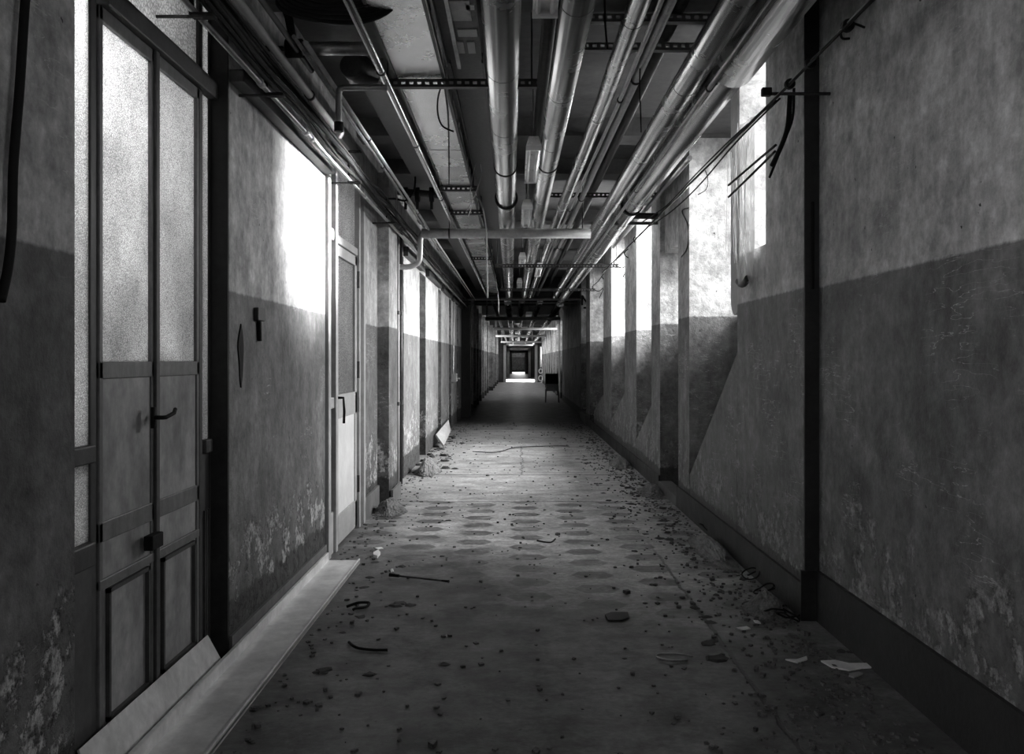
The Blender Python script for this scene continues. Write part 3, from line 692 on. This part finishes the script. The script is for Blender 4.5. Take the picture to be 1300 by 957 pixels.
# conduit pale segment, drooping wires across the recess
cable('dangling_wire', 'upper of two black wires slanting across the brightly lit recess', [pY(985, 128, 5.2), pY(930, 175, 5.9), pY(880, 225, 7.2), pY(845, 262, 8.9), pY(810, 285, 10.2)], .006)
cable('dangling_wire', 'lower of two black wires slanting across the brightly lit recess', [pY(990, 125, 5.2), pY(935, 180, 5.9), pY(885, 238, 7.2), pY(850, 270, 8.8), pY(820, 290, 10)], .006)
cable('dangling_wire', 'upper of two short slanting wires over the plastic sleeve', [pY(985, 184, 4.9), pY(960, 205, 5.3), pY(925, 235, 5.8)], .007)
cable('dangling_wire', 'lower of two short slanting wires over the plastic sleeve', [pY(984, 192, 4.9), pY(960, 216, 5.3), pY(925, 250, 5.8)], .007)
cable('dangling_wire', 'thin wire curl hanging in front of the lit recess face', [pY(895, 215, 7.2), pY(899, 228, 7.2), pY(897, 240, 7.2), pY(886, 247, 7.2)], .004)
cable('dangling_wire', 'thick cable drooping down the wall beside the high niche', [pY(1003, 120, 4.98), pY(1000, 160, 4.98), pY(992, 185, 5.05), pY(980, 210, 5.15)], .014)
cable('dangling_wire', 'second thinner cable drooping beside the high niche, ending in a loose tip', [pY(1008, 112, 4.96), pY(1006, 150, 4.98), pY(995, 180, 5.1), pY(977, 225, 5.3)], .008)
cable('wall_cable', 'thin cable looped on the pier face between first and second recess', [pL(874, 264, XR-.01), pL(866, 268, XR-.01), pL(873, 285, XR-.01), pL(874, 305, XR-.01), pL(871, 318, XR-.01), pL(865, 326, XR-.01)], .006, M_DARKSTEEL)
# horizontal pipe stubs at the second recess
t = thing('crossing_pipe', 'dark double pipe bracket crossing to the right wall above the second recess', 'bracket', (1.2, 9.9, 2.75))
q0 = pY(780, 273, 9.9); q1 = pY(860, 275, 9.9)
MB().tube([q0, q1], .035, 16).build('pipe_body', M_DARKSTEEL, t, 0, True)
MB().tube([q0-Vector((0, 0, .09)), q1-Vector((0, 0, .07))], .018, 12).build('lower_rod', M_DARKSTEEL, t, 0, True)
# wires hanging at piers further along
for i, (px, py, Y) in enumerate(((812, 300, 11.8), (800, 318, 12.5), (786, 330, 14), (770, 348, 16), (757, 362, 18.5))):
    s = 11.8/Y
    cable('dangling_wire', ['tangled wire hanging over the third recess', 'tangled wire hanging past the pier after the third recess', 'tangled wire hanging over the fourth recess', 'tangled wire hanging over the fifth recess', 'farthest tangled wire near the dark lintel'][i],
          [pY(px+14*s, py-22*s, Y), pY(px+4*s, py-8*s, Y), pY(px-8*s, py+4*s, Y), pY(px+4*s, py+12*s, Y), pY(px+14*s, py+6*s, Y), pY(px+6*s, py+26*s, Y)], .008)
# long vertical riser on left far wall
cable('wall_cable', 'bright thin riser with a junction box at its foot on the far left wall', [pL(577, 372, XL+.03), pL(576, 420, XL+.03), pL(575, 475, XL+.03)], .018, M_ALU)
o = MB().box(XL, XL+.1, 18.75, 19.05, .95, 1.12).build('junction_box', M_ALU, None, .01); tag(o, 'small pale junction box at the foot of the far left riser', 'junction box')
for x, lab in ((509, 'slim dark riser pipe left of the first bright panel on the left wall'), (505, 'slim grey riser pipe beside the dark pier')):
    p = pL(x, 400, XL+.03)
    t = thing('riser_pipe', lab, 'pipe', (p.x, p.y, 0))
    MB().tube([(p.x, p.y, 0), (p.x, p.y, 2.9)], .02, 12).build('pipe_body', M_DARKSTEEL if x == 509 else M_PAINT, t, 0, True)
    for z in (.9, 1.9): MB().tube([(p.x, p.y, z), (p.x, p.y, z+.04)], .028, 12).build('pipe_clip', M_DARKSTEEL, t)

# ================================================================== THINGS ON THE RIGHT WALL
# hanging board with rounded foot in front of the first recess
t = thing('hanging_board', 'dark narrow board with a rounded foot hanging at the near edge of the first recess', 'board', (XR, 6.5, 1.75))
pts = []
Y0, Y1 = 6.345, 6.58
for a in range(0, 181, 15):
    a_ = R(a); pts.append((XR+.01, (Y0+Y1)/2-(Y1-Y0)/2*math.cos(a_), 1.84-.12*math.sin(a_)))
pts += [(XR+.01, Y1, 3.3), (XR+.01, Y0, 3.3)]
MB().prism(pts, (.04, 0, 0)).build('board_plank', M_PAINT, t, .004)
MB().box(XR+.0, XR+.06, Y0, Y1, 3.3, 3.36).build('top_batten', M_FRAMED, t)
# plastic sleeve with torn strips over the niche
t = thing('plastic_sleeve', 'cloudy torn plastic sleeve hanging over the high niche', 'plastic sheet', (XR-.03, 6.1, 1.9))
m = MB(); n = 16
rows = []
for j in range(15):
    z = 2.95-j*.075
    f = 1 if j < 12 else (14.6-j)/3
    rows.append([(XR-.035-.035*math.sin(math.pi*i/n)*(1+.3*math.sin(j*.9+i)), 5.97+(.5*i/n-.25)*(.6+.4*f)+.03, z) for i in range(n+1)])
vs = [v for rw in rows for v in rw]; k = n+1
m.add(vs, [(j*k+i, j*k+i+1, (j+1)*k+i+1, (j+1)*k+i) for j in range(len(rows)-1) for i in range(n)])
m.build('sleeve_film', M_FILM, t, 0, True)
e = [Vector((XR-.05, 5.86+.028*i, 1.93-.03*math.sin(math.pi*i/9))) for i in range(10)]
MB().tube(e, .022, 10).build('weighted_hem', M_DARKSTEEL, t, 0, True)
for i in range(12):
    rr = random.Random(i+3); y = 5.82+i*.045; z1 = 2.2-rr.uniform(0, .3); z0 = 2.7+rr.uniform(-.2, .3); dx = rr.uniform(-.05, .0)
    MB().prism([(XR-.07, y, z0), (XR-.07, y+.012, z0), (XR-.05+dx, y+.1*rr.uniform(-1, 1), z1)], (.002, 0, 0)).build('torn_strip', M_LUMI, t)
# dark slit bracket on the step
t = thing('wall_rail', 'short dark rail fixed on the step of the right wall above the paint line', 'rail', (1.6, 4.86, 1.78))
MB().box(1.585, 1.6, 4.855, 4.88, 1.78, 2.25).build('rail_bar', M_BLACK, t, .003)
# ================================================================== THINGS ON THE LEFT WALL
def lens(px, py0, py1, wdt, name, label, cat):
    a, b = pL(px, py0, XL), pL(px, py1, XL); n = 14; poly = []
    for i in range(n): s = i/n; poly.append((XL-.0, a.y-wdt*math.sin(math.pi*s)*(.8+.3*math.sin(7*s)), a.z+(b.z-a.z)*s))
    for i in range(n): s = 1-i/n; poly.append((XL-.0, a.y+wdt*math.sin(math.pi*s)*(.8+.2*math.cos(5*s)), a.z+(b.z-a.z)*s))
    o = MB().prism(poly, (.006, 0, 0)).build(name, M_BLACK, None); return tag(o, label, cat)
lens(305, 411, 492, .055, 'plaster_gouge', 'black pointed oval gouge in the left wall below the paint line', 'gouge')
t = thing('wall_socket', 'small dark socket plate with a hanging lead on the left wall', 'socket', pL(327, 420, XL))
a, b = pL(322, 390, XL), pL(331, 408, XL)
MB().box(XL, XL+.025, a.y, b.y, b.z, a.z).build('socket_plate', M_DARKSTEEL, t, .004)
c = pL(326, 408, XL); MB().tube([c+Vector((.012, 0, 0)), c+Vector((.012, .01, -.1))], .012, 8).build('lead_stub', M_BLACK, t)
# far-left door handle shapes
o = MB().tube([(XL+.02, 20.2, 1.0), (XL+.06, 20.25, .98)], .03, 10).build('door_handle_plate', M_ALU, None); tag(o, 'bright handle stub on the farthest left wall stretch', 'handle')
# "M"-like mark on the far right pier
m = MB(); mx, mz, mw, mh = 1.66, 2.7, .11, .24; q = .045
m.prism([(mx-mw, 21.492, mz), (mx-mw+q, 21.492, mz), (mx-mw+q, 21.492, mz+mh*.62), (mx, 21.492, mz+mh*.25), (mx+mw-q, 21.492, mz+mh*.62), (mx+mw-q, 21.492, mz), (mx+mw, 21.492, mz), (mx+mw, 21.492, mz+mh), (mx+mw-q, 21.492, mz+mh), (mx, 21.492, mz+mh*.5), (mx-mw+q, 21.492, mz+mh), (mx-mw, 21.492, mz+mh)], (0, .008, 0))
o = m.build('painted_mark', M_BLACK); tag(o, 'black M-shaped mark on the last lit pier before the dark lintel', 'graffiti')
mk = MB().box(1.6, 1.72, 21.47, 21.49, 2.62, 2.66).build('painted_smudge', M_BLACK); tag(mk, 'small black smudge under the letter-like mark on the last pier', 'graffiti')

# ================================================================== FLOOR THINGS
# sheet-metal channel along the left wall
t = thing('metal_channel', 'long pale sheet-metal channel lying along the foot of the left wall', 'metal channel', (-1.2, 4.5, 0))
x0, x1 = -1.31, -1.075; ya, yb2 = 2.2, 6.25
MB().box(x0+.02, x1, ya, yb2, .012, .02).build('channel_bed', M_PLATE, t)
MB().box(x0, x0+.02, ya, yb2, .0, .075).build('back_lip', M_PLATE, t, .004)
MB().box(x1-.012, x1, ya, yb2, .0, .032).build('front_lip', M_PLATE, t, .003)
# loose plate leaning by door 1
t = thing('metal_plate', 'pale sheet plate leaning at the foot of the glazed door leaves', 'metal plate', (-1.3, 3.7, 0))
P0 = [Vector((-1.375, 2.85, .175)), Vector((-1.375, 4.04, .175)), Vector((-1.325, 4.12, .012)), Vector((-1.325, 2.85, .012))]
MB().prism(P0, (-.006, 0, -.004)).build('plate_sheet', M_PLATE, t)
# leaning board by far left wall
t = thing('leaning_board', 'tilted board leaning on the far left wall above debris', 'board', pF(575, 560))
A = pF(561, 568); Bq = pY(552, 552, A.y); C_ = pY(569, 530, A.y+.5); D = pY(570, 560, A.y+.8)
MB().prism([pY(562, 567, 14.4), pY(552, 553, 14.6), pY(568, 534, 15.6), pY(571, 548, 15.6)], (.02, 0, .02)).build('board_sheet', M_PAINT, t)
# rod with end fittings
t = thing('metal_rod', 'thin dark rod with a thick fitting at each end lying on the floor', 'rod', pF(535, 733))
a, b = pF(498, 730, .02), pF(570, 738, .015)
MB().tube([a, b], .006, 10).build('rod_shaft', M_DARKSTEEL, t, 0, True)
d_ = (b-a).normalized()
MB().tube([a-d_*.02, a+d_*.05], [.012, .010], 10).build('end_fitting', M_BLACK, t); MB().tube([b-d_*.05, b], [.006, .009], 10).build('end_fitting', M_BLACK, t)
MB().tube([a+Vector((0, .02, .01)), a+Vector((-.01, .06, .02))], .01, 8).build('nut', M_LUMI, t)
# floor cables
cable('floor_cable', 'black bent cable piece lying on the dark near floor', [pF(443, 815, .01), pF(449, 820, .015), pF(457, 823, .01), pF(475, 825, .01), pF(492, 825, .01)], .007)
cable('floor_cable', 'pale curled wire loop on the near floor right of the middle', [pF(872, 838, .008), pF(850, 838, .012), pF(834, 834, .01), pF(838, 830, .02), pF(860, 830, .02), pF(880, 833, .01)], .005, M_STEEL)
cable('floor_cable', 'black curled wire on the floor right of the metal channel', [pF(440, 770, .01), pF(455, 765, .03), pF(468, 765, .02), pF(465, 770, .01), pF(452, 772, .015), pF(448, 774, .01)], .008)
cable('floor_cable', 'thin dark bent wire on the patterned tiles', [pF(682, 686, .006), pF(692, 688, .01), pF(700, 688, .01), pF(705, 684, .01)], .006)
cable('floor_cable', 'long dark cable lying across the corridor in the distance', [pF(600, 573, .015), pF(630, 574, .015), pF(655, 568, .015), pF(700, 566, .015), pF(722, 566, .015)], .006)
for i, (px, py) in enumerate(((955, 732), (971, 752), (985, 778), (1002, 786), (898, 672))):
    c = pF(px, py, .03); pts = []
    for k in range(22):
        a = k/21*math.pi*2.6; rr = .06+.01*math.sin(3*a); pts.append((c.x+rr*math.cos(a)*.9, c.y+rr*math.sin(a)*1.2, .012+.05*(1+math.sin(a*1.3+i))/2+.01))
    cable('wire_loop', ['black wire loop farthest from the wall step in the right edge debris', 'black wire loop on the mound against the broken right foot band', 'black wire loop just before the pale rubble at the wall step', 'black wire loop on the pale rubble at the wall step', 'black wire loop in the debris by the sloping knee wall'][i], pts, .005, n=2)
# torn papers
def flat(name, label, cat, pix, mat, h=.006, grp=None):
    o = MB().prism([pF(px, py, .004) for px, py in pix], (0, 0, h)).build(name, mat); return tag(o, label, cat, grp)
flat('torn_paper', 'long ragged white paper scrap nearest the right wall on the floor', 'paper', [(1042, 840), (1060, 839), (1078, 843), (1100, 843), (1112, 848), (1095, 849), (1078, 852), (1056, 848)], M_PAPER)
flat('torn_paper', 'pale torn strip on the floor left of the long ragged scrap', 'paper', [(997, 838), (1012, 838), (1024, 834), (1025, 838), (1012, 842)], M_PAPER)
flat('torn_paper', 'small white scrap on the floor before the wall step rubble', 'paper', [(948, 768), (957, 766), (963, 769), (957, 771)], M_PAPER)
flat('torn_paper', 'narrow pale scrap lying between floor joint and small white scrap', 'paper', [(934, 798), (948, 796), (953, 799), (944, 801)], M_PAPER)
flat('torn_paper', 'tiny pale scrap beside the floor joint near the rubble', 'paper', [(956, 788), (963, 789), (966, 792), (959, 791)], M_PAPER)
flat('torn_paper', 'dull scrap just in front of the long ragged paper', 'paper', [(1072, 857), (1090, 854), (1096, 856), (1084, 861)], M_PAINT)
flat('torn_paper', 'bright crumpled scrap on the floor by the second door', 'paper', [(474, 704), (480, 701), (483, 704), (479, 709), (474, 707)], M_PAPER, .02)
flat('torn_paper', 'faint pale scrap on the tiles just past the second door', 'paper', [(476, 696), (484, 695), (487, 697), (480, 698)], M_PAPER)
flat('torn_paper', 'small white fleck in the lit middle of the floor', 'paper', [(728, 612), (732, 611), (736, 612.5), (731, 613)], M_LUMI)
flat('floor_patch', 'dark oblong block lying on the near edge of the tiles', 'block', [(768, 781), (776, 778), (797, 778), (799, 784), (790, 788), (772, 788)], M_DEB, .006)
# flakes of debris, each its own object
def chip(px, py, s, label, grp, mat=M_DEB, flatn=.16, seed=0):
    s *= .72
    rr = random.Random(seed); c = pF(px, py, 0)
    n = 7; poly = []; ph = rr.uniform(0, 6)
    for i in range(n):
        a = ph+2*math.pi*i/n; q = s*rr.uniform(.55, 1.15); poly.append(Vector((c.x+q*math.cos(a), c.y+q*math.sin(a), .001)))
    m = MB(); hgt = s*flatn*rr.uniform(.5, 1.2)
    top = [p.lerp(Vector((c.x, c.y, 0)), rr.uniform(.15, .45))+Vector((0, 0, hgt*rr.uniform(.6, 1.2))) for p in poly]
    m.add(poly+top, [tuple(range(n))[::-1], tuple(range(n, 2*n))]+[(i, (i+1) % n, (i+1) % n+n, i+n) for i in range(n)])
    o = m.build('debris_chip', mat); return tag(o, label, 'debris', grp)
spots = [(510, 719, .06), (475, 714, .05), (470, 733, .05), (462, 746, .05), (500, 769, .07), (507, 766, .06), (522, 768, .06), (458, 783, .06), (435, 803, .03), (410, 851, .07), (404, 853, .05), (470, 856, .05), (565, 844, .05), (570, 661, .05), (498, 662, .06), (510, 642, .06), (902, 790, .06), (897, 783, .05), (905, 814, .05), (898, 817, .07), (910, 836, .08), (882, 772, .05), (1068, 827, .05), (1080, 828, .04), (842, 661, .09), (850, 668, .06), (838, 684, .07), (851, 685, .07), (866, 692, .06), (820, 678, .05), (806, 700, .05), (780, 664, .05), (757, 614, .05), (762, 614, .05), (766, 626, .05), (742, 584, .07), (746, 588, .07), (733, 583, .06), (785, 596, .09), (812, 615, .09), (800, 640, .07), (790, 645, .06), (738, 557, .08), (755, 560, .08), (770, 575, .09), (782, 585, .08), (748, 545, .08)]
for i, (px, py, s) in enumerate(spots):
    right = px > 650
    chip(px, py, s, 'dark flat flake of debris scattered over the %s floor' % ('right half of the' if right else 'left half of the'), 'dark flakes on the right half of the floor' if right else 'dark flakes on the left half of the floor', seed=i)
rr = random.Random(5)
for i in range(34):
    Y = rr.uniform(11.5, 16.5); X = -1.3+abs(rr.gauss(0, .22)); px = VX+X*F/Y; py = VY+HC*F/Y
    chip(px, py, rr.uniform(.04, .1), 'dark crumbled chunk heaped at the foot of the far left wall', 'dark chunks along the far left wall', flatn=.45, seed=100+i)
for i in range(60):
    Y = rr.uniform(5.0, 19); X = 1.5-abs(rr.gauss(0, .22)); px = VX+X*F/Y; py = VY+HC*F/Y
    chip(px, py, rr.uniform(.02, .07), 'crumbled fragment along the foot of the right wall', 'fragments along the foot of the right wall', M_DEB if i % 3 else M_DUST, .4, seed=200+i)
# uncountable grit and flakes of plaster lying about
rr = random.Random(99); m = MB()
for i in range(3200):
    k = rr.random()
    Y = 3.0+17*rr.random()**1.6
    if k < .55: X = 1.5-abs(rr.gauss(0, .28))
    elif k < .75: X = -1.28+abs(rr.gauss(0, .2))
    else: X = rr.uniform(-1.0, 1.5)
    if X < -1.05 and Y < 6.3: continue
    q = rr.uniform(.004, .016)*(1.5 if rr.random() < .1 else 1); a = rr.uniform(0, 6.3); h = q*rr.uniform(.3, .9)
    pts = [(X+q*math.cos(a+t_)*rr.uniform(.5, 1.2), Y+q*math.sin(a+t_)*rr.uniform(.6, 1.6), .0005) for t_ in (0, 1.6, 3.1, 4.6)]
    m.prism(pts, (0, 0, h))
o = m.build('floor_grit', plain('mixed_grit', .09, .9, 0, .95, 40, .2)); o['kind'] = 'stuff'
tag(o, 'fine grit and flaked paint strewn over the corridor floor', 'grit')
# rubble mounds at the wall foot
def mound(cx, cy, rx, ry, h, label, seed, mat=M_DUST):
    import bmesh
    bm = bmesh.new(); bmesh.ops.create_icosphere(bm, subdivisions=5, radius=1)
    rr = random.Random(seed); ks = [(Vector((rr.uniform(-1, 1), rr.uniform(-1, 1), rr.uniform(-1, 1)))*9, rr.uniform(0, 6)) for _ in range(9)]
    for v in list(bm.verts):
        d = 1+.05*sum(math.sin(v.co.dot(k)+p) for k, p in ks)/2+rr.uniform(-.05, .05)
        rad = min(1, math.hypot(v.co.x, v.co.y)); v.co = Vector((v.co.x*rx*d, v.co.y*ry*d, ((max(0, 1-rad*rad)**1.6)*h*.75*d+rr.uniform(0, .008)) if v.co.z > 0 else 0))
    me = bpy.data.meshes.new('rubble_mound'); bm.to_mesh(me); bm.free(); me.materials.append(mat)
    o = bpy.data.objects.new('rubble_mound', me); COL.objects.link(o); o.location = (cx, cy, 0.0)
    return tag(o, label, 'rubble')
mound(1.4, 5.05, .13, .22, .13, 'pale rubble mound at the foot of the step in the right wall', 1)
mound(-1.16, 8.35, .15, .28, .17, 'rubble mound between the second door and the dark pier', 2)
mound(-1.1, 11.35, .16, .5, .24, 'pale rubble heap at the foot of the first bright panel on the left wall', 3)
mound(1.42, 9.5, .14, .4, .14, 'rubble mound at the mouth of the second recess', 4)
mound(1.43, 6.6, .12, .6, .12, 'low rubble bank along the foot of the sloping knee wall', 5)
mound(1.4, 12.1, .14, .5, .14, 'rubble bank at the pier after the third recess', 6)

# ================================================================== FAR CORRIDOR THINGS
# chair
cy, cx = 30.0, 1.2
t = thing('chair', 'dark chair with a pale seat standing in the far corridor at right', 'chair', (cx, cy, 0))
MB().box(cx-.22, cx+.22, cy-.22, cy+.22, .43, .49).build('seat', M_WHITE, t, .02)
MB().box(cx-.22, cx+.22, cy+.2, cy+.24, .6, .95).build('backrest', M_BLACK, t, .02)
MB().box(cx-.2, cx+.2, cy-.235, cy-.222, .38, .62).build('hanging_sheet', M_PAPER, t)
for sx in (-1, 1):
    for sy in (-1, 1): MB().tube([(cx+sx*.2, cy+sy*.2, .43 if sy < 0 else .95), (cx+sx*.22, cy+sy*.23, 0)], .014, 8).build('leg', M_DARKSTEEL, t)
# overhead services in the far lengths
for i, (x, z, r_, mt, lab) in enumerate(((-.2, 2.85, .09, M_METAL, 'left silver pipe continuing in the far corridor'), (.15, 2.9, .08, M_METAL, 'middle silver pipe continuing in the far corridor'), (.6, 2.85, .07, M_METAL, 'right silver pipe continuing in the far corridor'), (1.1, 2.8, .09, M_METAL, 'silver pipe nearest the right wall in the far corridor'), (-.6, 2.95, .05, M_STEEL, 'thin grey pipe left of the far silver pipes'))):
    pipe('insulated_pipe', lab, x, z, 22.45, x, z-.35, 56.9, r_, mt, (26, 31, 36, 41, 46, 51), 1.1)
for i, (y, x0, x1, z) in enumerate(((26.5, -.9, 1.3, 2.61), (33, -.8, 1.5, 2.54), (40, -.9, 1.35, 2.46), (48, -.8, 1.4, 2.36), (53, -.4, 1.0, 2.28))):
    t = thing('crossing_pipe', ['nearest pale crossing pipe inside the far corridor', 'second pale crossing pipe inside the far corridor', 'third pale crossing pipe inside the far corridor', 'fourth pale crossing pipe inside the far corridor', 'farthest pale crossing pipe before the bright doorway'][i], 'pipe', (0, y, z))
    MB().tube([(x0, y, z), (x1, y, z)], .05, 12).build('pipe_body', M_ALU, t, 0, True)
    for x in (x0+.05, x1-.05): MB().tube([(x, y, z), (x, y, ZC)], .02, 8).build('hanger_rod', M_PAINT, t)
for i in range(7):
    y = 24+i*4.6
    x = .05 if i % 2 else .35
    t = thing('luminaire', 'white luminaire in the receding row of the far corridor', 'lamp', (x, y, 2.6), 'luminaires in the far corridor')
    MB().box(x-.08, x+.08, y, y+1.2, 2.6-.03*i, 2.68-.03*i).build('luminaire_housing', M_LUMI, t, .005)
    MB().tube([(x, y+.6, 2.66-.03*i), (x, y+.6, ZC)], .008, 6).build('suspension_rod', M_DARKSTEEL, t)
# bright looped pipes by the far doorway on the right
t = thing('looped_pipe', 'bright pipe with two loops beside the far doorway on the right', 'pipe', (1.15, 56, 0))
yy = 55.8
pts = [pY(686.5, 440, yy), pY(686.5, 466, yy)]
MB().tube(pts, .05, 10).build('riser', M_LUMI, t, 0, True)
for (cx_, cy_, rp) in ((686.5, 471, 2.2), (686.5, 480, 2.6)):
    pts = [pY(cx_+rp*math.cos(a*.314), cy_+rp*1.2*math.sin(a*.314), yy) for a in range(21)]
    MB().tube(pts, .04, 8).build('pipe_loop', M_LUMI, t, 0, True)
MB().tube([pY(689, 482, yy), pY(687, 486, yy), pY(681, 487.2, yy)], .045, 8).build('pipe_tail', M_LUMI, t, 0, True)
print('objects', len(bpy.data.objects))
